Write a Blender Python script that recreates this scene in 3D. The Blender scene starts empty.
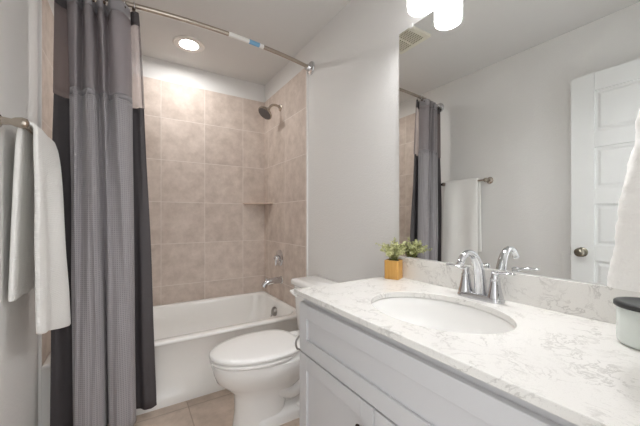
import bpy, bmesh, math, random
from mathutils import Vector, Matrix, noise

random.seed(7)
S = bpy.context.scene
COL = S.collection
PI = math.pi

# ------------------------------------------------------------------ camera, world, exposure
CAMZ = 1.11
cam = bpy.data.objects.new('camera', bpy.data.cameras.new('camera'))
COL.objects.link(cam)
cam.location = (0, 0, CAMZ)
cam.rotation_euler = (PI / 2, 0, -math.radians(32.2))
cam.data.sensor_width = 36.0
cam.data.lens = 36.0 * 300 / 640
cam.data.shift_y = 5.0 / 640
cam.data.clip_start = 0.01
S.camera = cam

W = bpy.data.worlds.new('world'); S.world = W
W.use_nodes = True
W.node_tree.nodes['Background'].inputs['Color'].default_value = (0.98, 0.99, 1.0, 1)
W.node_tree.nodes['Background'].inputs['Strength'].default_value = 0.55
S.view_settings.view_transform = 'Standard'
S.view_settings.look = 'None'
S.view_settings.gamma = 1.0
S.view_settings.use_curve_mapping = False
S.view_settings.exposure = 1.88
S.cycles.diffuse_bounces = 8
S.cycles.max_bounces = 16
VANITY_LAMP = 31.0      # emission of the frosted shades
TUB_LAMP = 46.0        # emission of the recessed lens

# ------------------------------------------------------------------ room dimensions
XL, XR = -0.385, 1.139
YD, YB = 0.075, 2.848
YT, YF = 1.985, 1.972          # tile edge, tub front
ZC = 2.44
ZTILE = 2.265                  # top of the tile
TT = 0.010                     # tile thickness

# ------------------------------------------------------------------ materials
def sl(c):
    return tuple((x / 12.92 if x <= 0.04045 else ((x + 0.055) / 1.055) ** 2.4) for x in c)

def rgb(r, g, b):
    return sl((r / 255, g / 255, b / 255)) + (1,)

def mat(name, col, rough=0.5, metal=0.0, spec=0.5, coat=0.0, sheen=0.0):
    m = bpy.data.materials.new(name); m.use_nodes = True
    b = m.node_tree.nodes['Principled BSDF']
    b.inputs['Base Color'].default_value = col
    b.inputs['Roughness'].default_value = rough
    b.inputs['Metallic'].default_value = metal
    b.inputs['Specular IOR Level'].default_value = spec
    b.inputs['Coat Weight'].default_value = coat
    b.inputs['Coat Roughness'].default_value = 0.08
    b.inputs['Sheen Weight'].default_value = sheen
    return m

def nd(m, typ, **kw):
    n = m.node_tree.nodes.new(typ)
    for k, v in kw.items():
        setattr(n, k, v)
    return n

def lk(m, a, b):
    m.node_tree.links.new(a, b)

def bump_noise(m, scale, strength, dist=0.002, detail=2.0, coords='pos'):
    b = m.node_tree.nodes['Principled BSDF']
    g = nd(m, 'ShaderNodeNewGeometry')
    n = nd(m, 'ShaderNodeTexNoise'); n.inputs['Scale'].default_value = scale; n.inputs['Detail'].default_value = detail
    bp = nd(m, 'ShaderNodeBump'); bp.inputs['Strength'].default_value = strength; bp.inputs['Distance'].default_value = dist
    lk(m, g.outputs['Position'], n.inputs['Vector'])
    lk(m, n.outputs['Fac'], bp.inputs['Height'])
    lk(m, bp.outputs['Normal'], b.inputs['Normal'])
    return n

def math_node(m, op, a, b=None):
    n = nd(m, 'ShaderNodeMath', operation=op)
    for i, v in enumerate((a, b)):
        if v is None: continue
        if isinstance(v, (int, float)): n.inputs[i].default_value = v
        else: lk(m, v, n.inputs[i])
    return n.outputs[0]

def tile_mat(name, au, ou, pu, av, ov, pv, c1, c2, cg, rough, gw=0.004, spec=0.5):
    """ceramic tile: axes au/av of the world position, line offset and pitch of each"""
    m = mat(name, c1, rough, spec=spec)
    b = m.node_tree.nodes['Principled BSDF']
    g = nd(m, 'ShaderNodeNewGeometry')
    sp = nd(m, 'ShaderNodeSeparateXYZ'); lk(m, g.outputs['Position'], sp.inputs[0])
    def axis(a, o, p):
        t = math_node(m, 'DIVIDE', math_node(m, 'SUBTRACT', sp.outputs[a], o), p)
        f = math_node(m, 'FRACT', math_node(m, 'ADD', t, 100.0))
        fl = math_node(m, 'FLOOR', math_node(m, 'ADD', t, 100.0))
        d = math_node(m, 'MULTIPLY', math_node(m, 'MINIMUM', f, math_node(m, 'SUBTRACT', 1.0, f)), p)
        return d, fl
    d1, f1 = axis(au, ou, pu); d2, f2 = axis(av, ov, pv)
    d = math_node(m, 'MINIMUM', d1, d2)
    mr = nd(m, 'ShaderNodeMapRange'); mr.inputs['From Min'].default_value = gw * 0.4; mr.inputs['From Max'].default_value = gw * 0.75
    lk(m, d, mr.inputs['Value'])
    cb = nd(m, 'ShaderNodeCombineXYZ'); lk(m, f1, cb.inputs[0]); lk(m, f2, cb.inputs[1])
    wn = nd(m, 'ShaderNodeTexWhiteNoise', noise_dimensions='2D'); lk(m, cb.outputs[0], wn.inputs['Vector'])
    off = nd(m, 'ShaderNodeVectorMath', operation='MULTIPLY_ADD')
    lk(m, wn.outputs['Color'], off.inputs[0]); off.inputs[1].default_value = (9, 9, 9); lk(m, g.outputs['Position'], off.inputs[2])
    n1 = nd(m, 'ShaderNodeTexNoise'); n1.inputs['Scale'].default_value = 10; n1.inputs['Detail'].default_value = 7; n1.inputs['Roughness'].default_value = 0.68
    lk(m, off.outputs[0], n1.inputs['Vector'])
    rp = nd(m, 'ShaderNodeMapRange'); rp.inputs['From Min'].default_value = 0.33; rp.inputs['From Max'].default_value = 0.67
    lk(m, n1.outputs['Fac'], rp.inputs['Value'])
    fac = math_node(m, 'ADD', math_node(m, 'MULTIPLY', rp.outputs[0], 0.75), math_node(m, 'MULTIPLY', wn.outputs['Value'], 0.25))
    mx = nd(m, 'ShaderNodeMixRGB'); lk(m, fac, mx.inputs[0]); mx.inputs[1].default_value = c1; mx.inputs[2].default_value = c2
    mg = nd(m, 'ShaderNodeMixRGB'); lk(m, mr.outputs[0], mg.inputs[0]); mg.inputs[1].default_value = cg; lk(m, mx.outputs[0], mg.inputs[2])
    lk(m, mg.outputs[0], b.inputs['Base Color'])
    rr = nd(m, 'ShaderNodeMapRange'); rr.inputs['To Min'].default_value = 0.85; rr.inputs['To Max'].default_value = rough
    lk(m, mr.outputs[0], rr.inputs['Value']); lk(m, rr.outputs[0], b.inputs['Roughness'])
    bp = nd(m, 'ShaderNodeBump'); bp.inputs['Strength'].default_value = 0.5; bp.inputs['Distance'].default_value = 0.002
    hh = math_node(m, 'ADD', mr.outputs[0], math_node(m, 'MULTIPLY', n1.outputs['Fac'], 0.25))
    lk(m, hh, bp.inputs['Height']); lk(m, bp.outputs['Normal'], b.inputs['Normal'])
    return m

M = {}
M['wall'] = mat('wall_paint', rgb(225, 224, 222), 0.6, spec=0.3); bump_noise(M['wall'], 110, 0.55, 0.003, 3)
M['ceil'] = mat('ceiling_paint', rgb(214, 213, 211), 0.8, spec=0.2); bump_noise(M['ceil'], 60, 0.3, 0.002, 3)
M['trimwhite'] = mat('white_trim_paint', rgb(238, 237, 234), 0.35)
T1, T2, TG = rgb(186, 171, 160), rgb(222, 209, 199), rgb(226, 217, 210)
M['tile_back'] = tile_mat('tile_back', 0, 0.213, 0.349, 2, 0.537, 0.3545, T1, T2, TG, 0.6, spec=0.3)
M['tile_side'] = tile_mat('tile_side', 1, 2.000, 0.364, 2, 0.537, 0.3545, T1, T2, TG, 0.6, spec=0.3)
M['tile_floor'] = tile_mat('tile_floor', 0, 0.285, 0.33, 1, 1.905, 0.33, rgb(178, 160, 145), rgb(216, 198, 183), rgb(176, 160, 146), 0.4, 0.005)
M['tile_shelf'] = mat('shelf_tile', rgb(206, 186, 171), 0.3)
M['nickel'] = mat('brushed_nickel', rgb(188, 178, 166), 0.25, 1.0)
M['chrome'] = mat('chrome', rgb(214, 215, 218), 0.07, 1.0)
M['satin'] = mat('satin_nickel', rgb(165, 162, 158), 0.3, 1.0)
M['bronze'] = mat('dark_bronze', rgb(74, 62, 54), 0.35, 0.9)
M['black'] = mat('painted_dark_reflection', rgb(22, 22, 24), 0.35)  # dark reflection in the towel bar's metal end cap, put into its colour
M['cabinet'] = mat('cabinet_paint', rgb(204, 204, 206), 0.4)
M['porcelain'] = mat('porcelain', rgb(240, 239, 237), 0.12, coat=0.3)
M['tubwhite'] = mat('tub_enamel', rgb(243, 242, 239), 0.15, coat=0.3)
M['seatplastic'] = mat('seat_plastic', rgb(246, 245, 243), 0.22)
M['doorpaint'] = mat('door_paint', rgb(224, 225, 224), 0.4)
M['gap'] = mat('dark_gap', rgb(40, 38, 36), 0.9)
M['plastic'] = mat('vent_plastic', rgb(222, 219, 204), 0.5)
M['ventdark'] = mat('vent_inside', rgb(120, 112, 96), 0.9)
M['ringwhite'] = mat('downlight_ring', rgb(228, 224, 219), 0.4)
M['stem'] = mat('plant_stem', rgb(120, 128, 70), 0.7)
M['soil'] = mat('potting_soil', rgb(70, 62, 40), 0.95)
M['lidblack'] = mat('jar_lid_black', rgb(38, 39, 39), 0.4)
M['sticker_white'] = mat('sticker_white', rgb(232, 230, 226), 0.5)
M['sticker_blue'] = mat('sticker_blue', rgb(120, 170, 206), 0.5)
M['mirror'] = mat('mirror_glass', (0.90, 0.915, 0.905, 1), 0.0, 1.0)

# quartz
q = M['quartz'] = mat('quartz', rgb(236, 234, 230), 0.18)
b = q.node_tree.nodes['Principled BSDF']
g = nd(q, 'ShaderNodeNewGeometry')
n0 = nd(q, 'ShaderNodeTexNoise'); n0.inputs['Scale'].default_value = 5; n0.inputs['Detail'].default_value = 4
lk(q, g.outputs['Position'], n0.inputs['Vector'])
vm = nd(q, 'ShaderNodeVectorMath', operation='MULTIPLY_ADD'); lk(q, n0.outputs['Color'], vm.inputs[0]); vm.inputs[1].default_value = (.35, .35, .35)
lk(q, g.outputs['Position'], vm.inputs[2])
n1 = nd(q, 'ShaderNodeTexNoise'); n1.inputs['Scale'].default_value = 15; n1.inputs['Detail'].default_value = 6; n1.inputs['Roughness'].default_value = 0.62
lk(q, vm.outputs[0], n1.inputs['Vector'])
dd = math_node(q, 'ABSOLUTE', math_node(q, 'SUBTRACT', n1.outputs['Fac'], 0.5))
v1 = nd(q, 'ShaderNodeMapRange'); v1.inputs['From Min'].default_value = 0.0; v1.inputs['From Max'].default_value = 0.03
v1.inputs['To Min'].default_value = 1; v1.inputs['To Max'].default_value = 0
lk(q, dd, v1.inputs['Value'])
n2 = nd(q, 'ShaderNodeTexNoise'); n2.inputs['Scale'].default_value = 12; n2.inputs['Detail'].default_value = 3
lk(q, g.outputs['Position'], n2.inputs['Vector'])
v2 = nd(q, 'ShaderNodeMapRange'); v2.inputs['From Min'].default_value = 0.40; v2.inputs['From Max'].default_value = 0.58
lk(q, n2.outputs['Fac'], v2.inputs['Value'])
n3 = nd(q, 'ShaderNodeTexNoise'); n3.inputs['Scale'].default_value = 420; n3.inputs['Detail'].default_value = 1
lk(q, g.outputs['Position'], n3.inputs['Vector'])
v3 = nd(q, 'ShaderNodeMapRange'); v3.inputs['From Min'].default_value = 0.62; v3.inputs['From Max'].default_value = 0.7; v3.inputs['To Max'].default_value = 0.16
lk(q, n3.outputs['Fac'], v3.inputs['Value'])
fv = math_node(q, 'ADD', math_node(q, 'MULTIPLY', math_node(q, 'MULTIPLY', v1.outputs[0], v2.outputs[0]), 0.45), v3.outputs[0])
mx = nd(q, 'ShaderNodeMixRGB'); lk(q, fv, mx.inputs[0]); mx.inputs[1].default_value = rgb(230, 228, 224); mx.inputs[2].default_value = rgb(142, 137, 132)
lk(q, mx.outputs[0], b.inputs['Base Color'])

def waffle(name, c, su, scale, lo=0.86):
    m = mat(name, c, 0.85, spec=0.15, sheen=0.15)
    b = m.node_tree.nodes['Principled BSDF']
    uv = nd(m, 'ShaderNodeUVMap')
    sp = nd(m, 'ShaderNodeSeparateXYZ'); lk(m, uv.outputs[0], sp.inputs[0])
    a1 = math_node(m, 'SINE', math_node(m, 'MULTIPLY', sp.outputs[0], scale))
    a2 = math_node(m, 'SINE', math_node(m, 'MULTIPLY', sp.outputs[1], scale * su))
    h = math_node(m, 'MAXIMUM', a1, a2)
    bp = nd(m, 'ShaderNodeBump'); bp.inputs['Strength'].default_value = 0.5; bp.inputs['Distance'].default_value = 0.002
    lk(m, h, bp.inputs['Height']); lk(m, bp.outputs['Normal'], b.inputs['Normal'])
    mr = nd(m, 'ShaderNodeMapRange'); mr.inputs['From Min'].default_value = -0.6; mr.inputs['From Max'].default_value = 1
    lk(m, h, mr.inputs['Value'])
    mx = nd(m, 'ShaderNodeMixRGB'); lk(m, mr.outputs[0], mx.inputs[0])
    mx.inputs[1].default_value = tuple(x * lo for x in c[:3]) + (1,); mx.inputs[2].default_value = c
    lk(m, mx.outputs[0], b.inputs['Base Color'])
    return m
M['curtain'] = waffle('curtain_waffle', rgb(168, 164, 167), 1.0, 2 * PI * 105, 0.74)
M['curtain_band'] = mat('curtain_band', rgb(150, 147, 150), 0.85, spec=0.15, sheen=0.15)
M['liner'] = mat('liner_charcoal', rgb(84, 80, 82), 0.7, spec=0.25); bump_noise(M['liner'], 26, 0.35, 0.006, 3)
M['towel'] = waffle('white_terry', rgb(247, 246, 243), 1.0, 2 * PI * 130, 0.97)
M['plush'] = mat('white_plush', rgb(247, 246, 243), 0.95, spec=0.1, sheen=0.3); bump_noise(M['plush'], 190, 0.5, 0.003, 3)

def sheer(name, c, alpha):
    m = mat(name, c, 0.8, spec=0.1)
    nt = m.node_tree
    b = nt.nodes['Principled BSDF']
    t = nd(m, 'ShaderNodeBsdfTransparent'); tl = nd(m, 'ShaderNodeBsdfTranslucent'); tl.inputs[0].default_value = c
    m1 = nd(m, 'ShaderNodeMixShader'); m1.inputs[0].default_value = 0.4; lk(m, b.outputs[0], m1.inputs[1]); lk(m, tl.outputs[0], m1.inputs[2])
    m2 = nd(m, 'ShaderNodeMixShader'); m2.inputs[0].default_value = alpha
    lk(m, m1.outputs[0], m2.inputs[1]); lk(m, t.outputs[0], m2.inputs[2])
    lk(m, m2.outputs[0], nt.nodes['Material Output'].inputs[0])
    return m
M['sheer'] = sheer('curtain_sheer', rgb(186, 180, 183), 0.20)
M['linermesh'] = sheer('liner_mesh', rgb(138, 126, 127), 0.3)
M['linersheer'] = sheer('liner_window', rgb(215, 205, 205), 0.62)

# gold bamboo pot
m = M['pot'] = mat('bamboo', rgb(214, 164, 84), 0.4)
b = m.node_tree.nodes['Principled BSDF']
g = nd(m, 'ShaderNodeNewGeometry'); mp = nd(m, 'ShaderNodeMapping'); mp.inputs['Scale'].default_value = (150, 150, 12)
lk(m, g.outputs['Position'], mp.inputs['Vector'])
n = nd(m, 'ShaderNodeTexNoise'); n.inputs['Scale'].default_value = 1; n.inputs['Detail'].default_value = 3; lk(m, mp.outputs[0], n.inputs['Vector'])
mx = nd(m, 'ShaderNodeMixRGB'); lk(m, n.outputs['Fac'], mx.inputs[0]); mx.inputs[1].default_value = rgb(190, 132, 58); mx.inputs[2].default_value = rgb(226, 182, 104)
lk(m, mx.outputs[0], b.inputs['Base Color'])

# pale green leaves
m = M['leaf'] = mat('leaf', rgb(176, 180, 110), 0.6)
b = m.node_tree.nodes['Principled BSDF']
g = nd(m, 'ShaderNodeNewGeometry')
n = nd(m, 'ShaderNodeTexNoise'); n.inputs['Scale'].default_value = 70; lk(m, g.outputs['Position'], n.inputs['Vector'])
mr = nd(m, 'ShaderNodeMapRange'); mr.inputs['From Min'].default_value = .35; mr.inputs['From Max'].default_value = .65; lk(m, n.outputs['Fac'], mr.inputs['Value'])
mx = nd(m, 'ShaderNodeMixRGB'); lk(m, mr.outputs[0], mx.inputs[0]); mx.inputs[1].default_value = rgb(160, 162, 104); mx.inputs[2].default_value = rgb(222, 222, 172)
lk(m, mx.outputs[0], b.inputs['Base Color'])

# pale green-white glass of the jar
m = M['jarglass'] = mat('milky_glass', rgb(226, 233, 229), 0.12)
m.node_tree.nodes['Principled BSDF'].inputs['Transmission Weight'].default_value = 0.0

def emis(name, col, st):
    m = bpy.data.materials.new(name); m.use_nodes = True
    nt = m.node_tree; nt.nodes.remove(nt.nodes['Principled BSDF'])
    e = nt.nodes.new('ShaderNodeEmission'); e.inputs[0].default_value = col; e.inputs[1].default_value = st
    nt.links.new(e.outputs[0], nt.nodes['Material Output'].inputs[0])
    return m
M['shade'] = emis('frosted_shade_lit', (1, 0.99, 0.985, 1), 0.95)
M['shaderim'] = mat('frosted_glass_edge', rgb(240, 238, 234), 0.4)
M['shade_bottom'] = emis('frosted_shade_bottom_lit', (0.99, 0.99, 1.0, 1), VANITY_LAMP)
M['lens'] = emis('recessed_lens_lit', (1, 0.985, 0.97, 1), TUB_LAMP)

# ------------------------------------------------------------------ mesh helpers
def obj(name, bm, m, parent=None, smooth=False, sub=0, bev=0.0, bevseg=2, angle=40):
    bmesh.ops.recalc_face_normals(bm, faces=bm.faces[:])
    me = bpy.data.meshes.new(name); bm.to_mesh(me); bm.free()
    o = bpy.data.objects.new(name, me); COL.objects.link(o)
    if m is not None:
        for x in (m if isinstance(m, (list, tuple)) else [m]): me.materials.append(x)
    if parent is not None:
        o.parent = parent
        r, p = Vector((0, 0, 0)), parent
        while p is not None:
            r += p.location; p = p.parent
        me.transform(Matrix.Translation(-r))
    if bev > 0:
        md = o.modifiers.new('bevel', 'BEVEL'); md.width = bev; md.segments = bevseg; md.limit_method = 'ANGLE'; md.angle_limit = math.radians(35)
    if sub:
        md = o.modifiers.new('sub', 'SUBSURF'); md.levels = sub; md.render_levels = sub
    if smooth or bev > 0:
        for p in me.polygons: p.use_smooth = True
        try:
            me.set_sharp_from_angle(angle=math.radians(angle))
        except Exception: pass
    return o

def tag(o, label, cat, group=None):
    o['label'] = label; o['category'] = cat
    if group: o['group'] = group
    return o

def thing(name, label, cat, loc, group=None):
    o = bpy.data.objects.new(name, None); COL.objects.link(o); o.location = loc
    o.empty_display_size = 0.05
    return tag(o, label, cat, group)

def struct(name, bm, m, parent=None, **k):
    o = obj(name, bm, m, parent, **k)
    if parent is None: o['kind'] = 'structure'
    return o

def box(bm, x0, x1, y0, y1, z0, z1):
    vs = [bm.verts.new((x, y, z)) for z in (z0, z1) for y in (y0, y1) for x in (x0, x1)]
    for f in ((0, 1, 3, 2), (4, 6, 7, 5), (0, 4, 5, 1), (2, 3, 7, 6), (0, 2, 6, 4), (1, 5, 7, 3)):
        bm.faces.new([vs[i] for i in f])
    return vs

def B(*a):
    bm = bmesh.new(); box(bm, *a); return bm

def loft(bm, rings, cap0=True, cap1=True, closed=True):
    vr = [[bm.verts.new(p) for p in r] for r in rings]
    n = len(vr[0])
    for a, b_ in zip(vr, vr[1:]):
        for i in range(n if closed else n - 1):
            j = (i + 1) % n
            bm.faces.new((a[i], a[j], b_[j], b_[i]))
    if cap0: bm.faces.new(list(reversed(vr[0])))
    if cap1: bm.faces.new(vr[-1])
    return vr

def frame(d):
    d = Vector(d).normalized()
    u = d.cross(Vector((0, 0, 1)))
    if u.length < 1e-4: u = Vector((1, 0, 0))
    u.normalize()
    return u, d.cross(u).normalized()

def tube(bm, pts, r, seg=14, cap=True):
    pts = [Vector(p) for p in pts]
    n = len(pts)
    rs = r if isinstance(r, (list, tuple)) else [r] * n
    rings = []; u = None
    for i, p in enumerate(pts):
        t = (pts[min(i + 1, n - 1)] - pts[max(i - 1, 0)]).normalized()
        if u is None: u, v = frame(t)
        else:
            u = (u - t * u.dot(t)).normalized(); v = t.cross(u)
        rings.append([p + (u * math.cos(2 * PI * k / seg) + v * math.sin(2 * PI * k / seg)) * rs[i] for k in range(seg)])
    loft(bm, rings, cap, cap)

def lathe(bm, o, d, prof, seg=28, cap=True):
    """prof = list of (distance along d, radius)"""
    o = Vector(o); d = Vector(d).normalized(); u, v = frame(d)
    rings = [[o + d * h + (u * math.cos(2 * PI * k / seg) + v * math.sin(2 * PI * k / seg)) * max(r, 1e-4) for k in range(seg)] for h, r in prof]
    loft(bm, rings, cap, cap)

def catmull(P, n=8):
    P = [Vector(p) for p in P]; out = []
    for i in range(len(P) - 1):
        p0 = P[max(i - 1, 0)]; p1 = P[i]; p2 = P[i + 1]; p3 = P[min(i + 2, len(P) - 1)]
        for k in range(n):
            t = k / n
            out.append(0.5 * ((2 * p1) + (p2 - p0) * t + (2 * p0 - 5 * p1 + 4 * p2 - p3) * t * t + (3 * p1 - p0 - 3 * p2 + p3) * t ** 3))
    out.append(P[-1]); return out

def rrect(x0, x1, y0, y1, z, r, n=6):
    out = []
    for cx, cy, a0 in ((x1 - r, y1 - r, 0), (x0 + r, y1 - r, PI / 2), (x0 + r, y0 + r, PI), (x1 - r, y0 + r, 1.5 * PI)):
        for k in range(n + 1):
            a = a0 + k / n * PI / 2
            out.append((cx + r * math.cos(a), cy + r * math.sin(a), z))
    return out

def torus(bm, c, axis, R, r, seg=28, rs=10, a0=0.0, a1=2 * PI):
    c = Vector(c); u, v = frame(axis)
    full = abs(a1 - a0 - 2 * PI) < 1e-6
    pts = [c + (u * math.cos(a0 + (a1 - a0) * k / seg) + v * math.sin(a0 + (a1 - a0) * k / seg)) * R for k in range(seg + (0 if full else 1))]
    if not full: return tube(bm, pts, r, rs)
    ax = Vector(axis).normalized(); rings = []
    for p in pts:
        o = (p - c).normalized()
        rings.append([bm.verts.new(p + (o * math.cos(2 * PI * j / rs) + ax * math.sin(2 * PI * j / rs)) * r) for j in range(rs)])
    for i in range(seg):
        a, b_ = rings[i], rings[(i + 1) % seg]
        for j in range(rs):
            bm.faces.new((a[j], a[(j + 1) % rs], b_[(j + 1) % rs], b_[j]))

def lerp(a, b_, t): return a + (b_ - a) * t

def copy_tree(o, parent=None):
    c = o.copy(); COL.objects.link(c)
    if parent is not None: c.parent = parent
    for ch in list(o.children): copy_tree(ch, c)
    return c

# ------------------------------------------------------------------ the room shell
struct('floor', B(XL - .12, XR + .12, YD - .12, YB + .12, -.1, 0), M['tile_floor'])
struct('ceiling', B(XL - .12, XR + .12, YD - .12, YB + .12, ZC, ZC + .1), M['ceil'])
wl = struct('wall_left', B(XL - .12, XL, YD, YB, 0, ZC), M['wall'])
wr = struct('wall_right', B(XR, XR + .12, YD, YB, 0, ZC), M['wall'])
wb = struct('wall_back', B(XL - .12, XR + .12, YB, YB + .12, 0, ZC), M['wall'])
DX0, DX1, DZ = -0.345, 0.45, 2.07
bm = bmesh.new()
box(bm, XL - .12, DX0, YD - .12, YD, 0, ZC); box(bm, DX1, XR + .12, YD - .12, YD, 0, ZC); box(bm, DX0, DX1, YD - .12, YD, DZ, ZC)
wf = struct('wall_front', bm, M['wall'])
obj('tile_cladding', B(XL + TT, XR - TT, YB - TT, YB, 0, ZTILE), M['tile_back'], wb)
obj('tile_cladding', B(XR - TT, XR, YT, YB, 0, ZTILE), M['tile_side'], wr)
obj('tile_cladding', B(XL, XL + TT, YT, YB, 0, ZTILE), M['tile_side'], wl)
bm = B(XR - TT - .002, XR, YT - .007, YT, 0, ZTILE); struct('trim_1', bm, M['trimwhite'])
bm = B(XL, XL + TT + .002, YT - .007, YT, 0, ZTILE); struct('trim_2', bm, M['trimwhite'])
def baseboard(name, *a):
    struct(name, B(*a), M['trimwhite'], bev=.004)
baseboard('baseboard_left', XL, XL + .013, .86, YT - .008, 0, .085)
baseboard('baseboard_right', XR - .013, XR, 1.082, YT - .008, 0, .085)
# door casing round the opening the photograph is taken from
bm = bmesh.new()
box(bm, DX0, DX0 + .012, YD - .12, YD, 0, DZ); box(bm, DX1 - .012, DX1, YD - .12, YD, 0, DZ); box(bm, DX0, DX1, YD - .12, YD, DZ - .012, DZ)
struct('trim_3', bm, M['trimwhite'])

# ---- door leaf standing open against the left wall
dx0, dx1, dy0, dy1, dz0, dz1 = -.334, -.299, .092, .829, .012, 2.062
dr = bmesh.new()
st, pt = .125, .0105
box(dr, dx0, dx1, dy0, dy0 + st, dz0, dz1); box(dr, dx0, dx1, dy1 - st, dy1, dz0, dz1)
ph, rail = .268, .104
edges = []
z = dz1 - .118
box(dr, dx0, dx1, dy0 + st, dy1 - st, z, dz1)
for k in range(5):
    edges.append((z - ph, z)); z -= ph
    zb = dz0 if k == 4 else z - rail
    box(dr, dx0, dx1, dy0 + st, dy1 - st, zb, z); z = zb
door = struct('door_1', dr, M['doorpaint'], bev=.0025)
for a, b_ in edges:
    bm = bmesh.new()
    rings = []
    y0, y1 = dy0 + st, dy1 - st
    for ins, xx in ((0.0, dx1 - .012), (.016, dx1 - .012), (.030, dx1 - .005)):
        rings.append([(xx, y0 + ins, a + ins), (xx, y1 - ins, a + ins), (xx, y1 - ins, b_ - ins), (xx, y0 + ins, b_ - ins)])
    back = [(dx0 + .008, y0, a), (dx0 + .008, y1, a), (dx0 + .008, y1, b_), (dx0 + .008, y0, b_)]
    loft(bm, [back] + rings)
    obj('door_panel', bm, M['doorpaint'], door)
ky, kz = dy1 - .062, .882
bm = bmesh.new()
lathe(bm, (dx1, ky, kz), (1, 0, 0), [(0, .032), (.005, .032), (.009, .026), (.012, .013), (.030, .012), (.036, .02), (.046, .0275), (.056, .028), (.063, .022), (.066, .01), (.0665, 0)])
lathe(bm, (dx0, ky, kz), (-1, 0, 0), [(0, .032), (.005, .03), (.008, .013), (.02, .012), (.026, .024), (.036, .026), (.042, .018), (.043, 0)])
kn = obj('door_knob', bm, mat('aged_nickel', rgb(140, 134, 122), .22, 1.0), door, smooth=True)
bm = B(dx0 + .006, dx1 - .006, dy1, dy1 + .0025, kz - .03, kz + .03)
obj('latch_plate', bm, M['nickel'], door)

# ------------------------------------------------------------------ bathtub
tx0, tx1, ty0, ty1, th = XL + TT + .001, XR - TT - .001, YF, YB - TT - .001, .385
tub = thing('bathtub', 'white alcove bathtub with plain apron under the tiled walls', 'bathtub', ((tx0 + tx1) / 2, (ty0 + ty1) / 2, 0))
bm = bmesh.new()
R = []
def rr(i_l, i_r, i_f, i_b, z, r): R.append(rrect(tx0 + i_l, tx1 - i_r, ty0 + i_f, ty1 - i_b, z, r, 8))
rr(0, 0, .002, 0, .0, .004); rr(0, 0, 0, 0, .050, .004); rr(0, 0, .008, 0, .064, .004); rr(0, 0, .010, 0, .355, .004)
rr(0, 0, .003, 0, .362, .004); rr(0, 0, 0, 0, .368, .004); rr(0, 0, 0, 0, .376, .004); rr(.004, .004, .004, .004, .382, .006); rr(.012, .012, .012, .012, .385, .012)
rr(.085, .040, .062, .05, .385, .10); rr(.094, .046, .07, .058, .380, .11); rr(.10, .050, .078, .064, .365, .11)
rr(.15, .060, .10, .085, .25, .12); rr(.22, .105, .125, .105, .12, .14); rr(.27, .14, .16, .14, .075, .15); rr(.36, .22, .25, .23, .062, .12)
loft(bm, R, True, True)
obj('tub_body', bm, M['tubwhite'], tub, smooth=True, angle=50)
bm = bmesh.new()
oy = 2.44
lathe(bm, (1.074, oy, .290), (-1, 0, .12), [(0, .040), (.014, .039), (.026, .034), (.030, .022), (.031, 0)])
ov = obj('overflow_cover', bm, M['satin'], tub, smooth=True)
bm = bmesh.new(); tube(bm, [(1.048, oy, .272), (1.036, oy, .256), (1.032, oy, .246)], [.006, .006, .005], 10)
obj('trip_lever', bm, M['chrome'], ov, smooth=True)
bm = bmesh.new(); lathe(bm, (.80, oy, .060), (0, 0, 1), [(0, .03), (.005, .028), (.006, 0)])
obj('tub_drain', bm, M['chrome'], tub, smooth=True)

# tub spout
wx = XR - TT
sp = thing('tub_spout', 'chrome tub spout on the tiled end wall above the tub', 'faucet', (wx, oy, .555))
bm = bmesh.new()
pts = catmull([(wx, oy, .560), (wx - .05, oy, .562), (wx - .10, oy, .558), (wx - .145, oy, .545), (wx - .165, oy, .515)], 6)
tube(bm, pts, [lerp(.031, .023, i / (len(pts) - 1)) for i in range(len(pts))], 18)
obj('spout', bm, M['chrome'], sp, smooth=True, angle=60)
bm = bmesh.new(); lathe(bm, (wx, oy, .56), (-1, 0, 0), [(0, .036), (.006, .034), (.010, .027)])
obj('spout_flange', bm, M['chrome'], sp, smooth=True)
bm = bmesh.new(); lathe(bm, (wx - .14, oy, .568), (0, 0, 1), [(-.01, .004), (.012, .004), (.013, .008), (.02, .008), (.022, .004)], 12)
obj('diverter_knob', bm, M['chrome'], sp, smooth=True)

# shower valve
vy, vz = 2.47, .752
sv = thing('shower_valve', 'round chrome shower valve with lever on the tiled end wall', 'faucet', (wx, vy, vz))
bm = bmesh.new(); lathe(bm, (wx, vy, vz), (-1, 0, 0), [(0, .072), (.004, .072), (.009, .066), (.014, .04), (.016, .03)], 36)
obj('escutcheon', bm, M['chrome'], sv, smooth=True)
bm = bmesh.new(); lathe(bm, (wx - .014, vy, vz), (-1, 0, 0), [(0, .028), (.018, .027), (.030, .024), (.036, .018), (.038, 0)])
hv = obj('valve_handle', bm, M['chrome'], sv, smooth=True)
bm = bmesh.new(); tube(bm, [(wx - .034, vy, vz - .003), (wx - .044, vy - .012, vz - .03), (wx - .050, vy - .02, vz - .062)], [.011, .009, .006], 12)
obj('valve_lever', bm, M['chrome'], hv, smooth=True)

# shower head
sy, sz = 2.455, 2.095
sh = thing('showerhead', 'nickel shower head on a bent arm high on the tiled end wall', 'shower head', (wx, sy, sz))
bm = bmesh.new(); lathe(bm, (wx, sy, sz), (-1, 0, 0), [(0, .032), (.004, .031), (.010, .02), (.012, .011)])
obj('arm_flange', bm, M['nickel'], sh, smooth=True)
bm = bmesh.new()
pts = catmull([(wx, sy, sz), (wx - .04, sy, sz + .012), (wx - .075, sy, sz + .008), (wx - .100, sy, sz - .014), (wx - .112, sy, sz - .034)], 6)
tube(bm, pts, .0105, 14)
obj('shower_arm', bm, M['nickel'], sh, smooth=True)
ho = Vector((wx - .111, sy, sz - .030)); hd = Vector((-.62, -.10, -.78)).normalized()
bm = bmesh.new()
lathe(bm, ho, hd, [(0, .013), (.010, .018), (.020, .015), (.028, .024), (.044, .056), (.056, .066), (.066, .066), (.069, .062)], 32)
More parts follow.
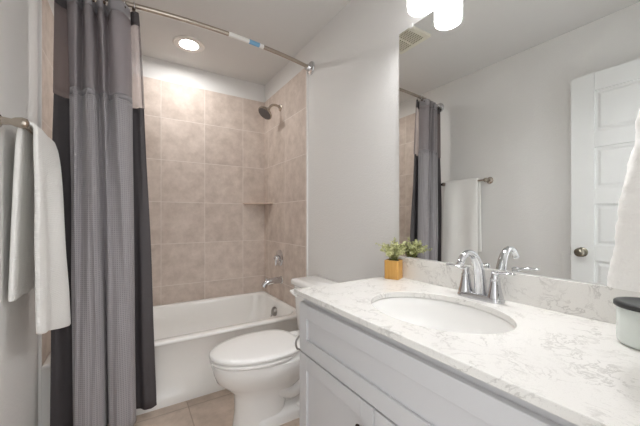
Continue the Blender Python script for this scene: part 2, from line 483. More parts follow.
hb = obj('head_body', bm, M['nickel'], sh, smooth=True)
bm = bmesh.new(); lathe(bm, ho + hd * .0685, hd, [(0, .060), (.003, .058), (.0035, 0)], 32)
u_, v_ = frame(hd)
for rr_, nn in ((.018, 8), (.034, 14)):
    for k in range(nn):
        a = 2 * PI * k / nn
        lathe(bm, ho + hd * .071 + (u_ * math.cos(a) + v_ * math.sin(a)) * rr_, hd, [(0, .0025), (.003, .0018)], 6)
obj('spray_face', bm, mat('spray_face_grey', rgb(96, 92, 90), .4), hb)

# corner shelf
bm = bmesh.new()
cx, cy, cz, L = XR - TT, YB - TT, 1.257, .222
n = 10; P = [(cx, cy), (cx - L, cy)]
P += [(cx - L * (1 - k / n) , cy - L * (k / n)) for k in range(1, n)]
P += [(cx, cy - L)]
loft(bm, [[(x, y, z) for x, y in P] for z in (cz - .014, cz)])
tag(obj('corner_shelf', bm, M['tile_shelf'], None, bev=.003), 'small triangular tile shelf in the corner above the tub', 'shelf')

# ------------------------------------------------------------------ recessed light over the tub
rl = thing('recessed_light', 'round lit recessed downlight in the ceiling above the tub', 'ceiling light', (.375, 2.473, ZC))
bm = bmesh.new()
seg = 40
def circ(r, z): return [(.375 + r * math.cos(2 * PI * k / seg), 2.473 + r * math.sin(2 * PI * k / seg), z) for k in range(seg)]
loft(bm, [circ(.064, ZC - .001), circ(.110, ZC - .001), circ(.112, ZC - .004), circ(.106, ZC - .010), circ(.074, ZC - .012), circ(.064, ZC - .008), circ(.064, ZC - .001)], False, False)
obj('trim_ring', bm, M['ringwhite'], rl, smooth=True)
bm = bmesh.new(); loft(bm, [circ(.0636, ZC - .0015), circ(.0636, ZC - .006)])
obj('lens', bm, M['lens'], rl)

# exhaust fan grille (seen in the mirror)
fx0, fx1, fy0, fy1 = .43, .70, 1.41, 1.69
ef = thing('exhaust_fan', 'square slatted exhaust vent in the ceiling, seen in the mirror', 'vent', ((fx0 + fx1) / 2, (fy0 + fy1) / 2, ZC))
bm = bmesh.new()
z1, z0 = ZC, ZC - .018
box(bm, fx0, fx1, fy0, fy0 + .035, z0, z1); box(bm, fx0, fx1, fy1 - .035, fy1, z0, z1)
box(bm, fx0, fx0 + .035, fy0 + .035, fy1 - .035, z0, z1); box(bm, fx1 - .035, fx1, fy0 + .035, fy1 - .035, z0, z1)
obj('frame', bm, M['plastic'], ef)
obj('housing', B(fx0 + .03, fx1 - .03, fy0 + .03, fy1 - .03, ZC - .003, ZC - .0005), M['ventdark'], ef)
bm = bmesh.new()
for k in range(9):
    x = fx0 + .046 + k * .0215
    box(bm, x, x + .009, fy0 + .034, fy1 - .034, ZC - .016, ZC - .005)
box(bm, fx0 + .034, fx1 - .034, (fy0 + fy1) / 2 - .006, (fy0 + fy1) / 2 + .006, ZC - .017, ZC - .005)
obj('grille', bm, M['plastic'], ef)

# ------------------------------------------------------------------ shower rod, rings, curtain, liner
RZ = 2.226
def rod_y(x):
    t = (x - XL) / (XR - XL)
    return 1.93 - .098 * (1 - (2 * t - 1) ** 2) ** 1.0
rod = thing('shower_rod', 'curved nickel curtain rod spanning wall to wall above the tub', 'curtain rod', ((XL + XR) / 2, 1.93, RZ))
bm = bmesh.new()
xs = [lerp(XL + .004, XR - .004, k / 48) for k in range(49)]
tube(bm, [(x, rod_y(x), RZ) for x in xs], .0125, 16)
obj('rod', bm, M['nickel'], rod, smooth=True)
for s, x in ((1, XL), (-1, XR)):
    bm = bmesh.new()
    d = Vector((s, -.25, 0))
    lathe(bm, (x, 1.93, RZ), (s, 0, 0), [(0, .049), (.008, .049), (.014, .044), (.020, .028), (.035, .024), (.045, .020), (.046, .013)], 32)
    obj('rod_flange', bm, M['chrome'], rod, smooth=True)
bm = bmesh.new(); tube(bm, [(lerp(.50, .73, k / 8), rod_y(lerp(.50, .73, k / 8)), RZ) for k in range(9)], .0134, 16)
stk = obj('sticker', bm, M['sticker_white'], rod, smooth=True); stk['label'] = 'white product sticker wrapped round the rod'
bm = bmesh.new(); tube(bm, [(lerp(.63, .70, k / 4), rod_y(lerp(.63, .70, k / 4)), RZ) for k in range(5)], .0138, 16)
o = obj('sticker_band', bm, M['sticker_blue'], stk, smooth=True); o['label'] = 'pale blue sticker band'

def sheet(name, top, bot, z_top, z_bot, m, parent, nrow=24, n=7, power=0.75, ripple=0.0, seed=0, thick=0.0012, s0=0.0, s1=1.0, zfun=None):
    """cloth between two plan polylines; rows z_top..z_bot blend top -> bottom over the full curtain height"""
    A, Bt = catmull(top, n), catmull(bot, n)
    cnt = len(A)
    i0, i1 = int(s0 * (cnt - 1)), int(round(s1 * (cnt - 1)))
    bm = bmesh.new(); uv = bm.loops.layers.uv.new('UVMap')
    rows = []; data = {}
    lens = [0]
    for a, b_ in zip(Bt, Bt[1:]): lens.append(lens[-1] + (b_ - a).length)
    for r in range(nrow + 1):
        z = lerp(z_top, z_bot, r / nrow)
        t = (2.205 - z) / 2.14
        t = max(0, min(1, t)) ** power
        row = []
        for i in range(i0, i1 + 1):
            p = A[i].lerp(Bt[i], t)
            dx = ripple * noise.noise((i * .23 + seed, z * 1.3, seed)) * min(1, t * 3 + .15)
            v = bm.verts.new((p.x + dx * .5, p.y + dx, z)); data[v] = (lens[i], z); row.append(v)
        rows.append(row)
    for a, b_ in zip(rows, rows[1:]):
        for i in range(len(a) - 1):
            f = bm.faces.new((a[i], a[i + 1], b_[i + 1], b_[i]))
            for l in f.loops: l[uv].uv = data[l.vert]
    o = obj(name, bm, m, parent, smooth=True, angle=180)
    if thick:
        md = o.modifiers.new('thick', 'SOLIDIFY'); md.thickness = thick; md.offset = 0
    return o

def ry(x, d): return rod_y(x) + d
# outer curtain, plan of the folds: y offsets from the rod line
TOPX = [(-.268, -.004), (-.262, -.018), (-.246, -.040), (-.222, -.046), (-.206, .028), (-.192, -.046), (-.170, -.050), (-.152, .022), (-.138, -.046), (-.122, -.046), (-.108, .032), (-.086, -.050), (-.040, -.046), (-.004, .012)]
cur_top = [(x, ry(x, d), 0) for x, d in TOPX]
cur_bot = [(-.226, 1.905, 0), (-.232, 1.885, 0), (-.236, 1.862, 0), (-.229, 1.834, 0), (-.205, 1.816, 0), (-.165, 1.812, 0), (-.130, 1.816, 0), (-.110, 1.845, 0), (-.100, 1.912, 0), (-.090, 1.845, 0), (-.060, 1.814, 0), (-.010, 1.812, 0), (.016, 1.840, 0), (.022, 1.878, 0)]
ZT, ZB, ZH, ZS = 2.208, .035, 2.150, 1.728
cur = thing('shower_curtain', 'grey waffle shower curtain with sheer top window, gathered at the left', 'shower curtain', (-.15, 1.87, 0))
sheet('header_band', cur_top, cur_bot, ZT, ZH, M['curtain_band'], cur, 4)
sheet('sheer_window', cur_top, cur_bot, ZH, ZS, M['sheer'], cur, 14)
sheet('waffle_panel', cur_top, cur_bot, ZS, ZB, M['curtain'], cur, 40, ripple=.012, seed=3)
o = sheet('seam_band', [(x, y - .0015, 0) for x, y, _ in cur_top], [(x, y - .0015, 0) for x, y, _ in cur_bot], ZS + .012, ZS - .016, M['curtain_band'], cur, 2)
# liner behind it
lin_top = [(-.305, 1.865, 0), (-.285, 1.900, 0), (-.25, 1.918, 0), (-.20, 1.93, 0), (-.15, 1.912, 0), (-.10, 1.918, 0), (-.05, 1.900, 0), (-.01, 1.895, 0), (.012, 1.868, 0), (.034, 1.872, 0)]
lin_bot = [(-.322, 1.862, 0), (-.300, 1.895, 0), (-.26, 1.925, 0), (-.21, 1.94, 0), (-.16, 1.93, 0), (-.10, 1.94, 0), (-.04, 1.92, 0), (.03, 1.925, 0), (.075, 1.888, 0), (.118, 1.900, 0)]
lin = thing('curtain_liner', 'charcoal liner hanging behind the grey shower curtain', 'curtain liner', (-.12, 1.92, 0))
sheet('liner_header', lin_top, lin_bot, 2.205, 2.135, M['liner'], lin, 4)
sheet('liner_window', lin_top, lin_bot, 2.135, 1.70, M['linersheer'], lin, 14, s0=.62, s1=1.0)
sheet('liner_mesh', lin_top, lin_bot, 2.135, 1.70, M['linermesh'], lin, 14, s0=0, s1=.62)
sheet('liner_panel', lin_top, lin_bot, 1.70, .065, M['liner'], lin, 40, ripple=.012, seed=9)
sheet('liner_hem', lin_top, lin_bot, 2.135, 1.70, M['liner'], lin, 14, s0=.965, s1=1.0)

# curtain rings round the rod
ring_x = [-.30, -.25, -.205, -.16, -.115, -.07, -.03, .012]
proto = None
for k, x in enumerate(ring_x):
    if proto is None:
        proto = thing('curtain_ring', '', 'curtain ring', (x, rod_y(x), RZ), 'curtain rings along the shower rod')
        bm = bmesh.new(); torus(bm, (x, rod_y(x), RZ - .012), (1, .1, 0), .027, .0023, 24, 8)
        obj('ring', bm, M['chrome'], proto, smooth=True)
        bm = bmesh.new(); lathe(bm, (x, rod_y(x) - .0275, RZ - .038), (0, -1, 0), [(-.004, .008), (.003, .008), (.006, .004), (.0065, 0)], 14)
        obj('hook_bead', bm, M['bronze'], proto, smooth=True)
        r_ = proto
    else:
        r_ = copy_tree(proto); r_.location = (x, rod_y(x), RZ)
    r_['label'] = 'metal curtain ring on the rod at the top of the grey curtain'

# ------------------------------------------------------------------ towel bar and bath towel, left wall
BX, BZ, BY0, BY1 = -.318, 1.438, 1.425, 1.835
tb = thing('towel_bar', 'nickel towel bar on the left wall holding the white bath towel', 'towel bar', (XL, (BY0 + BY1) / 2, BZ))
bm = bmesh.new(); tube(bm, [(BX, BY0, BZ), (BX, BY1, BZ)], .0085, 14)
obj('bar', bm, M['nickel'], tb, smooth=True)
for y in (BY0, BY1):
    bm = bmesh.new()
    lathe(bm, (XL, y, BZ), (1, 0, 0), [(0, .030), (.005, .030), (.010, .024), (.018, .014), (.040, .011), (.050, .016), (.067, .0195), (.080, .016), (.085, .006), (.0855, 0)], 24)
    obj('post', bm, M['nickel'], tb, smooth=True)
bm = bmesh.new(); lathe(bm, (BX, BY1 + .012, BZ), (0, 1, 0), [(0, .012), (.012, .013), (.018, .008), (.019, 0)], 16)
o = obj('end_cap', bm, M['black'], tb, smooth=True); o['label'] = 'metal end cap with a dark reflection painted on'

def draped_towel(name, y0, y1):
    """terry towel over the bar: profile in XZ from the back hem over the bar to the front hem"""
    bm = bmesh.new(); uv = bm.loops.layers.uv.new('UVMap'); data = {}
    ny = 26
    rows = []
    def prof(t, s):     # s: 0 near the camera .. 1 near the tub
        z_back = lerp(.81, .80, s); z_front = lerp(.682, .612, s)
        out = []
        nb, nf = 22, 34
        for k in range(nb):
            z = lerp(z_back, BZ, k / nb)
            out.append((BX - .021 - .026 * (1 - k / nb) ** .7, z))
        for k in range(11):
            a = PI - PI * k / 10
            out.append((BX + .021 * math.cos(a), BZ + .019 * math.sin(a)))
        for k in range(1, nf + 1):
            z = lerp(BZ, z_front, k / nf)
            f = k / nf
            out.append((BX + .021 + .058 * f ** lerp(1.0, .55, s) * s, z))
        return out
    for j in range(ny + 1):
        s = j / ny
        row = []
        pr = prof(0, s)
        L = 0
        for i, (x, z) in enumerate(pr):
            hang = max(0, min(1, (BZ - z) / .3))
            front = i > 28
            y = lerp(y0, y1, s)
            wav = math.sin(s * 9.5 + .6) * .009 * hang * (1 if front else .5) + .006 * hang * noise.noise((y * 9, z * 4, 1.7 if front else 5.1))
            if front:
                y += (.5 - s) * -.01 * hang
            v = bm.verts.new((x + (wav if front else wav * .25), y, z + .004 * noise.noise((y * 20, x * 9, 2))))
            if i: L += math.hypot(pr[i][0] - pr[i - 1][0], pr[i][1] - pr[i - 1][1])
            data[v] = (y, L); row.append(v)
        rows.append(row)
    for a, b_ in zip(rows, rows[1:]):
        for i in range(len(a) - 1):
            f = bm.faces.new((a[i], a[i + 1], b_[i + 1], b_[i]))
            for l in f.loops: l[uv].uv = data[l.vert]
    o = obj(name, bm, M['towel'], None, smooth=True, angle=180)
    md = o.modifiers.new('thick', 'SOLIDIFY'); md.thickness = .016; md.offset = 0
    md = o.modifiers.new('bevel', 'BEVEL'); md.width = .006; md.segments = 3; md.limit_method = 'ANGLE'; md.angle_limit = math.radians(50)
    md = o.modifiers.new('sub', 'SUBSURF'); md.levels = 1; md.render_levels = 1
    return o
tag(draped_towel('bath_towel', 1.487, 1.798), 'white bath towel folded over the nickel bar on the left wall', 'towel')

# ------------------------------------------------------------------ toilet
TY = 1.588
toi = thing('toilet', 'white two-piece toilet with closed lid between tub and vanity', 'toilet', (.72, TY, 0))
def egg(xf, xb, hw, z, n=40, pw=1.0, sq=2.0):
    """egg outline: front tip at xf (-X), flatter back at xb"""
    out = []
    xm = lerp(xf, xb, .58)
    for k in range(n):
        a = 2 * PI * k / n
        c, s = math.cos(a), math.sin(a)
        if c < 0: x = xm + (xm - xf) * c; y = hw * s
        else:
            e = 2 / 2.8
            x = xm + (xb - xm) * abs(c) ** e; y = hw * (abs(s) ** e) * (1 if s > 0 else -1)
        out.append((x, TY + y, z))
    return out
bm = bmesh.new()
loft(bm, [egg(.360, .90, .172, .362), egg(.352, .905, .180, .356), egg(.350, .905, .182, .338), egg(.358, .90, .178, .305), egg(.374, .89, .160, .262), egg(.418, .87, .134, .222),
          egg(.458, .82, .112, .185), egg(.466, .76, .104, .15), egg(.466, .74, .102, .08), egg(.460, .74, .106, .03), egg(.456, .745, .110, .0)], True, True)
loft(bm, [rrect(.80, 1.118, TY - .09, TY + .09, z, .03, 4) for z in (.27, .30)] + [rrect(.79, 1.12, TY - .165, TY + .165, .335, .03, 4), rrect(.79, 1.12, TY - .175, TY + .175, .365, .03, 4)])
for s in (-1, 1):
    pts = catmull([(.60, TY + s * .055, .25), (.68, TY + s * .066, .185), (.77, TY + s * .068, .145), (.85, TY + s * .066, .20), (.90, TY + s * .06, .245), (.96, TY + s * .055, .20), (.98, TY + s * .05, .05)], 5)
    tube(bm, pts, .046, 14)
loft(bm, [rrect(.55, 1.06, TY - .115, TY + .115, 0, .05, 5), rrect(.55, 1.06, TY - .115, TY + .115, .040, .05, 5), rrect(.558, 1.052, TY - .107, TY + .107, .052, .05, 5), rrect(.60, 1.02, TY - .06, TY + .06, .085, .04, 5), rrect(.60, 1.02, TY - .05, TY + .05, .30, .04, 5)])
obj('bowl', bm, M['porcelain'], toi, smooth=True, angle=45)
for s in (-1, 1):
    bm = bmesh.new(); lathe(bm, (.80, TY + s * .092, .050), (0, s * .2, 1), [(-.012, .016), (.010, .016), (.018, .012), (.022, .004), (.0225, 0)], 18)
    obj('bolt_cap', bm, M['porcelain'], toi, smooth=True)
bm = bmesh.new()
loft(bm, [egg(.372, .79, .160, .361), egg(.372, .79, .160, .3685), egg(.346, .80, .182, .3692), egg(.341, .803, .187, .372), egg(.341, .803, .187, .380), egg(.346, .80, .182, .3835)])
obj('seat', bm, M['seatplastic'], toi, smooth=True, angle=50)
bm = bmesh.new()
loft(bm, [egg(.372, .80, .158, .383), egg(.372, .80, .158, .3905), egg(.340, .826, .186, .3912), egg(.337, .830, .189, .396), egg(.337, .830, .189, .404), egg(.343, .826, .183, .410), egg(.365, .80, .158, .4135), egg(.45, .74, .10, .415)])
obj('lid', bm, M['seatplastic'], toi, smooth=True, angle=50)
for s in (-1, 1):
    obj('lid_hinge', B(.828, .878, TY + s * .075 - .022, TY + s * .075 + .022, .362, .402), M['seatplastic'], toi, bev=.008, bevseg=3)
bm = bmesh.new()
loft(bm, [rrect(.955, 1.122, TY - .215, TY + .215, .355, .03), rrect(.945, 1.122, TY - .228, TY + .228, .39, .035), rrect(.932, 1.124, TY - .246, TY + .246, .660, .035)])
tk = obj('tank', bm, M['porcelain'], toi, smooth=True, angle=50)
bm = bmesh.new()
X0, X1, W_ = .916, 1.128, .264
loft(bm, [rrect(X0 + .008, X1, TY - W_ + .008, TY + W_ - .008, .660, .03), rrect(X0, X1, TY - W_, TY + W_, .667, .035), rrect(X0, X1, TY - W_, TY + W_, .686, .035), rrect(X0 + .006, X1 - .004, TY - W_ + .006, TY + W_ - .006, .696, .032), rrect(X0 + .03, X1 - .02, TY - W_ + .03, TY + W_ - .03, .700, .02)])
obj('tank_lid', bm, M['porcelain'], toi, smooth=True, angle=50)
bm = bmesh.new()
ly = TY + .205
lathe(bm, (.945, ly, .622), (-1, 0, 0), [(0, .016), (.018, .016), (.026, .012), (.04, .010), (.041, 0)], 18)
tube(bm, [(.903, ly + .006, .623), (.900, ly - .03, .616), (.902, ly - .07, .606)], [.009, .009, .007], 12)
obj('flush_lever', bm, M['seatplastic'], toi, smooth=True)

# ------------------------------------------------------------------ vanity
VX, VY0, VY1, VZ = .595, YD + .004, 1.073, .80
van = thing('vanity_cabinet', 'light grey shaker vanity cabinet under the quartz countertop', 'cabinet', ((VX + XR) / 2, (VY0 + VY1) / 2, 0))
bm = bmesh.new()
box(bm, VX, XR - .003, VY1 - .016, VY1, .0, VZ); box(bm, VX, XR - .003, VY0, VY0 + .016, .0, VZ)
box(bm, VX + .06, VX + .075, VY0 + .016, VY1 - .016, 0, .105)
box(bm, VX, XR - .003, VY0 + .016, VY1 - .016, .105, .12)
box(bm, VX, VX + .018, VY0 + .016, VY1 - .016, .12, VZ)
box(bm, XR - .012, XR - .003, VY0 + .016, VY1 - .016, .12, VZ)
obj('carcass', bm, M['cabinet'], van, bev=.0015)
def shaker(name, y0, y1, z0, z1, w, parent, wz=None):
    wz = wz or w
    x0, x1 = VX - .019, VX - .0005
    bm = bmesh.new()
    box(bm, x0, x1, y0, y0 + w, z0, z1); box(bm, x0, x1, y1 - w, y1, z0, z1)
    box(bm, x0, x1, y0 + w, y1 - w, z0, z0 + wz); box(bm, x0, x1, y0 + w, y1 - w, z1 - wz, z1)
    box(bm, x0 + .009, x1, y0 + w, y1 - w, z0 + wz, z1 - wz)
    return obj(name, bm, M['cabinet'], parent, bev=.0015)
shaker('drawer_front', .10, VY1 - .002, .580, .772, .055, van)
d1 = shaker('door', .634, VY1 - .002, .125, .573, .055, van)
d2 = shaker('door', .192, .630, .125, .573, .055, van)
for d, y in ((d1, .672), (d2, .592)):
    bm = bmesh.new()
    tube(bm, [(VX - .045, y, .405), (VX - .045, y, .515)], .006, 12)
    for z in (.422, .498): tube(bm, [(VX - .018, y, z), (VX - .045, y, z)], .0045, 10)
    o = obj('door_pull', bm, M['bronze'], d, smooth=True); o['label'] = 'dark bronze bar pull'

# countertop with an oval cut-out
CX0, CX1, CY0, CY1, CZ0, CZ1 = .563, XR - .002, YD + .002, 1.093, .800, .820
SX, SY, SA, SB = .826, .62, .178, .228
top = thing('countertop', 'white speckled quartz countertop with backsplash on the vanity', 'countertop', (SX, SY, CZ0))
bm = bmesh.new()
n = 96
angs = [2 * PI * k / n for k in range(n)]
corner = [math.atan2(y - SY, x - SX) % (2 * PI) for x, y in ((CX1, CY1), (CX0, CY1), (CX0, CY0), (CX1, CY0))]
for c in corner:
    i = min(range(n), key=lambda k: abs(angs[k] - c)); angs[i] = c
def outer(a):
    dx, dy = math.cos(a), math.sin(a); t = 1e9
    if dx > 1e-9: t = min(t, (CX1 - SX) / dx)
    if dx < -1e-9: t = min(t, (CX0 - SX) / dx)
    if dy > 1e-9: t = min(t, (CY1 - SY) / dy)
    if dy < -1e-9: t = min(t, (CY0 - SY) / dy)
    return SX + dx * t, SY + dy * t
def ell(a, k=1.0):
    dx, dy = math.cos(a), math.sin(a)
    t = k / math.sqrt((dx / SA) ** 2 + (dy / SB) ** 2)
    return SX + dx * t, SY + dy * t
O = [outer(a) for a in angs]; E = [ell(a) for a in angs]
rings = [[(x, y, CZ0) for x, y in E], [(x, y, CZ0) for x, y in O], [(x, y, CZ1) for x, y in O], [(x, y, CZ1) for x, y in E]]
vr = [[bm.verts.new(p) for p in r] for r in rings]
for a in range(4):
    for i in range(n):
        bm.faces.new((vr[a][i], vr[a][(i + 1) % n], vr[(a + 1) % 4][(i + 1) % n], vr[(a + 1) % 4][i]))
obj('slab', bm, M['quartz'], top, bev=.002)
obj('backsplash', B(XR - .022, XR - .002, YD + .002, 1.043, CZ1, .920), M['quartz'], top, bev=.0015)

sink = thing('sink', 'oval white undermount basin set in the quartz countertop', 'sink', (SX, SY, .66))
bm = bmesh.new()
prof = [(1.09, .7985), (1.02, .7985), (1.0, .793), (.985, .77), (.95, .735), (.86, .695), (.68, .668), (.42, .655), (.14, .650)]
outp = [(.14, .64), (.45, .644), (.72, .657), (.92, .688), (1.02, .735), (1.05, .775), (1.09, .7915)]
loft(bm, [[ell(a, k) + (z,) for a in angs] for k, z in prof + outp] , False, False)
bmesh.ops.remove_doubles(bm, verts=bm.verts[:], dist=1e-5)
obj('basin', bm, M['porcelain'], sink, smooth=True, angle=60)
bm = bmesh.new(); lathe(bm, (SX, SY, .643), (0, 0, 1), [(0, .028), (.009, .028), (.011, .024), (.0095, .012), (.0096, 0)], 24)
obj('sink_drain', bm, M['chrome'], sink, smooth=True)

# faucet
FX, FY, FZ = 1.062, .607, CZ1
fa = thing('faucet', 'chrome two-handle arched faucet at the back of the sink', 'faucet', (FX, FY, FZ))
bm = bmesh.new()
loft(bm, [rrect(FX - .028, FX + .028, FY - .082, FY + .082, FZ + .0003, .026), rrect(FX - .028, FX + .028, FY - .082, FY + .082, FZ + .010, .026), rrect(FX - .023, FX + .023, FY - .076, FY + .076, FZ + .018, .022), rrect(FX - .014, FX + .014, FY - .066, FY + .066, FZ + .022, .013)])
obj('base_plate', bm, M['chrome'], fa, smooth=True, angle=50)
bm = bmesh.new()
pts = catmull([(FX + .004, FY, FZ + .015), (FX + .002, FY, FZ + .06), (FX - .008, FY, FZ + .110), (FX - .032, FY, FZ + .152), (FX - .066, FY, FZ + .168), (FX - .098, FY, FZ + .160), (FX - .115, FY, FZ + .140)], 7)
nn = len(pts)
tube(bm, pts, [lerp(.0220, .0110, min(1, i / (nn * .7))) for i in range(nn)], 18)
lathe(bm, (FX - .115, FY, FZ + .141), (-.35, 0, -1), [(0, .0105), (.004, .0125), (.012, .0125), (.014, .009), (.0142, 0)], 18)
obj('spout', bm, M['chrome'], fa, smooth=True, angle=60)
for s in (1, -1):
    hy = FY + s * .0535
    bm = bmesh.new()
    lathe(bm, (FX, hy, FZ + .016), (0, 0, 1), [(0, .0265), (.006, .0255), (.02, .0215), (.045, .0170), (.058, .0150), (.062, .0155), (.066, .0155), (.070, .0125), (.080, .0115), (.088, .0125), (.092, .009), (.093, 0)], 24)
    h = obj('handle', bm, M['chrome'], fa, smooth=True)
    bm = bmesh.new()
    e = Vector((-.25, s, 0)).normalized()
    p0 = Vector((FX, hy, FZ + .099))
    pts = catmull([p0 - e * .008 + Vector((0, 0, -.004)), p0 + e * .018 + Vector((0, 0, .004)), p0 + e * .044 + Vector((0, 0, .008)), p0 + e * .072 + Vector((0, 0, .009))], 5)
    up = Vector((0, 0, 1)); sd = e.cross(up)
    rings = []
    for i, p in enumerate(pts):
        f = i / (len(pts) - 1); w = lerp(.0075, .0095, f) * (1 if f < .95 else .7); t_ = lerp(.0065, .0038, f)
        rings.append([p + sd * w * math.cos(2 * PI * k / 12) + up * t_ * math.sin(2 * PI * k / 12) for k in range(12)])
    loft(bm, rings)
    obj('lever', bm, M['chrome'], h, smooth=True)
bm = bmesh.new(); lathe(bm, (FX + .021, FY, FZ + .015), (0, 0, 1), [(0, .0028), (.044, .0028), (.045, .005), (.052, .0055), (.056, .003), (.0565, 0)], 12)
obj('lift_rod', bm, M['chrome'], fa, smooth=True)

# mirror
mi = thing('wall_mirror', 'large frameless mirror on the wall above the backsplash', 'mirror', (XR, .56, .922))
obj('glass', B(XR - .006, XR - .0005, YD + .004, 1.056, .9215, 2.026), M['mirror'], mi)
for y in (.98, .30):
    bm = B(XR - .010, XR, y - .009, y + .009, 2.018, 2.036)
    obj('clip', bm, M['trimwhite'], mi, bev=.002)

# vanity light
LZ = 2.005
vl = thing('vanity_light', 'vanity light bar with frosted glass shades above the mirror', 'wall light', (XR, .56, 2.17))
bm = B(XR - .022, XR - .0005, .28, .92, 2.150, 2.210)
obj('backplate', bm, M['nickel'], vl, bev=.006, bevseg=3)
for y in (.846, .60, .354):
    c = (XR - .0965, y, LZ)
    bm = bmesh.new()
    lathe(bm, c, (0, 0, 1), [(.004, .0535), (0, .0555), (.0, .059), (.004, .0605), (.142, .0605), (.148, .056), (.150, .02)], 40, cap=False)
    shd = obj('shade', bm, M['shade'], vl, smooth=True); shd['label'] = 'frosted white glass cylinder shade'
    bm = bmesh.new(); torus(bm, (c[0], y, LZ - .0015), (0, 0, 1), .0578, .0032, 40, 8)
    obj('shade_rim', bm, M['shaderim'], shd, smooth=True)
    bm = bmesh.new(); lathe(bm, (c[0], y, LZ + .0035), (0, 0, 1), [(0, 0), (0, .0545), (.002, .0545)], 40)
    obj('shade_diffuser', bm, M['shade_bottom'], shd)
    bm = bmesh.new()
    lathe(bm, (c[0], y, LZ + .148), (0, 0, 1), [(0, .024), (.022, .024), (.028, .016), (.029, 0)], 24)
    tube(bm, catmull([(c[0], y, LZ + .165), (c[0] + .03, y, LZ + .182), (XR - .015, y, LZ + .178)], 5), .008, 12)
    obj('arm', bm, M['nickel'], vl, smooth=True)

# toilet paper holder on the side of the vanity
th_ = thing('paper_holder', 'small curved metal paper holder on the vanity side by the toilet', 'paper holder', (.605, VY1, .585))
bm = bmesh.new(); lathe(bm, (.625, VY1, .585), (0, 1, 0), [(0, .020), (.005, .020), (.009, .012)], 20)
obj('mount', bm, M['nickel'], th_, smooth=True)
bm = bmesh.new()
tube(bm, catmull([(.625, VY1 + .006, .585), (.625, VY1 + .032, .592), (.616, VY1 + .040, .61), (.600, VY1 + .040, .614), (.585, VY1 + .040, .600), (.582, VY1 + .040, .580), (.590, VY1 + .040, .562), (.605, VY1 + .040, .556)], 5), .0042, 10)
obj('arm', bm, M['satin'], th_, smooth=True)

# ------------------------------------------------------------------ potted plant
PX, PY, PZ = 1.070, 1.034, CZ1
pp = thing('potted_plant', 'small sprigged green plant in a gold wooden pot on the counter corner', 'plant', (PX, PY, PZ))
ang = math.radians(24)
bm = bmesh.new()
def rot(x, y): return (PX + x * math.cos(ang) - y * math.sin(ang), PY + x * math.sin(ang) + y * math.cos(ang))
def sq(h, z, r=.006): return [rot(x, y) + (z,) for x, y, _ in rrect(-h, h, -h, h, 0, r, 4)]
loft(bm, [sq(.0335, PZ + .0004), sq(.0345, PZ + .004), sq(.0345, PZ + .087), sq(.0335, PZ + .089), sq(.0305, PZ + .089, .004), sq(.0305, PZ + .075, .004)], True, True)
obj('pot', bm, M['pot'], pp, smooth=True, angle=40)
bm = bmesh.new(); loft(bm, [sq(.030, PZ + .0752, .004), sq(.030, PZ + .083, .004), sq(.02, PZ + .087, .004)])
obj('soil', bm, M['soil'], pp)
bs, bl = bmesh.new(), bmesh.new()
rnd = random.Random(11)
for k in range(46):
    a = rnd.uniform(0, 2 * PI); sp_ = rnd.uniform(.1, 1.0) ** .7
    r0 = .02 * sp_
    base = Vector((PX + r0 * math.cos(a), PY + r0 * math.sin(a), PZ + .082))
    hgt = rnd.uniform(.05, .105) * (1.15 - .45 * sp_); rad = .055 * sp_ * rnd.uniform(.7, 1.15)
    if k < 4:      # the long sprigs that lean out to the side of the toilet
        a = PI * .93 + .25 * k; rad = .075 + .006 * k; hgt = .085 - .012 * k
    tip = base + Vector((rad * math.cos(a), rad * math.sin(a), hgt))
    lim = XR - .031
    if tip.x > lim: tip.x = lim - rnd.uniform(0, .01)
    mid = base.lerp(tip, .5) + Vector((-.25 * rad * math.cos(a), -.25 * rad * math.sin(a), .012))
    pts = catmull([base, mid, tip], 6)
    tube(bs, pts, [lerp(.0013, .0006, i / (len(pts) - 1)) for i in range(len(pts))], 5)
    for i in range(3, len(pts)):
        for j in range(4):
            t = (pts[i] - pts[i - 1]).normalized(); u, v = frame(t)
            b_ = rnd.uniform(0, 2 * PI)
            d = (t * rnd.uniform(.4, .9) + (u * math.cos(b_) + v * math.sin(b_))).normalized()
            w = d.cross(t).normalized(); L_ = rnd.uniform(.009, .015); W2 = L_ * .22; up = w.cross(d) * .0008
            p = pts[i] + t * rnd.uniform(-.004, .004)
            if p.x + d.x * L_ > XR - .0255 and p.z < .925: continue
            if p.x + d.x * L_ > XR - .009: continue
            vs = [bl.verts.new(q_) for q_ in (p, p + d * L_ * .45 + w * W2, p + d * L_, p + d * L_ * .45 - w * W2, p + d * L_ * .5 + up * 2)]
            for q_ in ((0, 1, 4), (1, 2, 4), (2, 3, 4), (3, 0, 4)): bl.faces.new([vs[z] for z in q_])
obj('stems', bs, M['stem'], pp)
obj('foliage', bl, M['leaf'], pp)

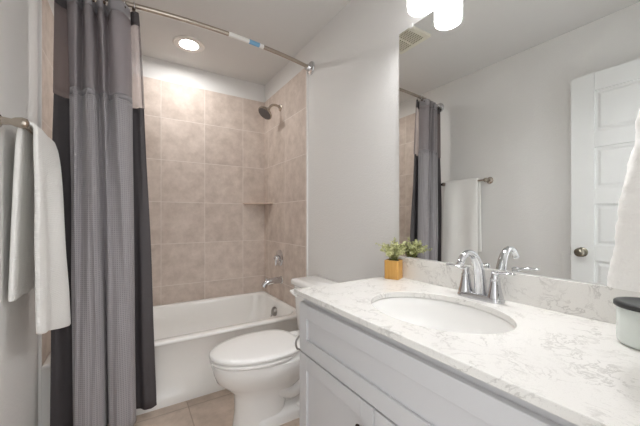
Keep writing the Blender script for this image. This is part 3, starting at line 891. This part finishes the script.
# ------------------------------------------------------------------ jar
JX, JY, JZ = .990, .173, CZ1
jar = thing('lidded_jar', 'pale milky jar with a black lid at the end of the counter', 'jar', (JX, JY, JZ))
bm = bmesh.new()
lathe(bm, (JX, JY, JZ + .0004), (0, 0, 1), [(0, .050), (.003, .055), (.010, .0575), (.082, .0575), (.085, .056), (.085, .052), (.012, .050), (.010, 0)], 40)
obj('glass', bm, M['jarglass'], jar, smooth=True, angle=50)
bm = bmesh.new()
lathe(bm, (JX, JY, JZ + .0856), (0, 0, 1), [(0, .0605), (.002, .0625), (.010, .0625), (.012, .0605), (.012, .050), (.0105, .046), (.0105, 0)], 40)
obj('lid', bm, M['lidblack'], jar, smooth=True, angle=50)

# ------------------------------------------------------------------ hand towel on its ring (front wall)
hx, hz = .86, 1.41
tr = thing('towel_ring', 'towel ring on the end wall holding the plush white hand towel', 'towel ring', (hx, YD, hz))
bm = bmesh.new(); lathe(bm, (hx, YD, hz + .075), (0, 1, 0), [(0, .025), (.005, .025), (.010, .016), (.03, .010), (.052, .010), (.058, .006)], 20)
obj('mount', bm, M['nickel'], tr, smooth=True)
bm = bmesh.new(); torus(bm, (hx, YD + .048, hz), (0, 1, 0), .073, .0045, 36, 10)
obj('ring', bm, M['nickel'], tr, smooth=True)
bm = bmesh.new()
rings = []
nz, na = 46, 64
zt, zb = hz - .052, .986
for r in range(nz + 1):
    f = r / nz
    z = lerp(zt, zb, f)
    g_ = min(1, f * 1.6) ** .8
    hwx = lerp(.078, .142, g_)
    y1 = YD + lerp(.074, .122, f ** .9); y0 = YD + lerp(.036, .012, g_)
    if f < .04: y1 = lerp(YD + .05, y1, f / .04)
    cy, hy = (y0 + y1) / 2, (y1 - y0) / 2
    ring = []
    rib = .0007 * math.sin(f * 100)
    for k in range(na):
        a = 2 * PI * k / na; c, s = math.cos(a), math.sin(a)
        e = 2 / 3.2
        x = hx + hwx * abs(c) ** e * (1 if c > 0 else -1); y = cy + hy * abs(s) ** e * (1 if s > 0 else -1)
        fold = .007 * math.sin(x * 62 + 1.0) * f if s > 0 else 0
        d = .004 * noise.noise((x * 26, y * 26, z * 26)) + rib
        yy = max(YD + .006, y + fold + d * (1 if s > 0 else .3))
        ring.append((x + d * c * 1.2, yy, z))
    rings.append(ring)
loft(bm, rings)
o = obj('hand_towel', bm, M['plush'], None, smooth=True, angle=60, bev=.006, bevseg=3)
tag(o, 'plush white hand towel hanging over the end of the counter above the jar', 'towel')
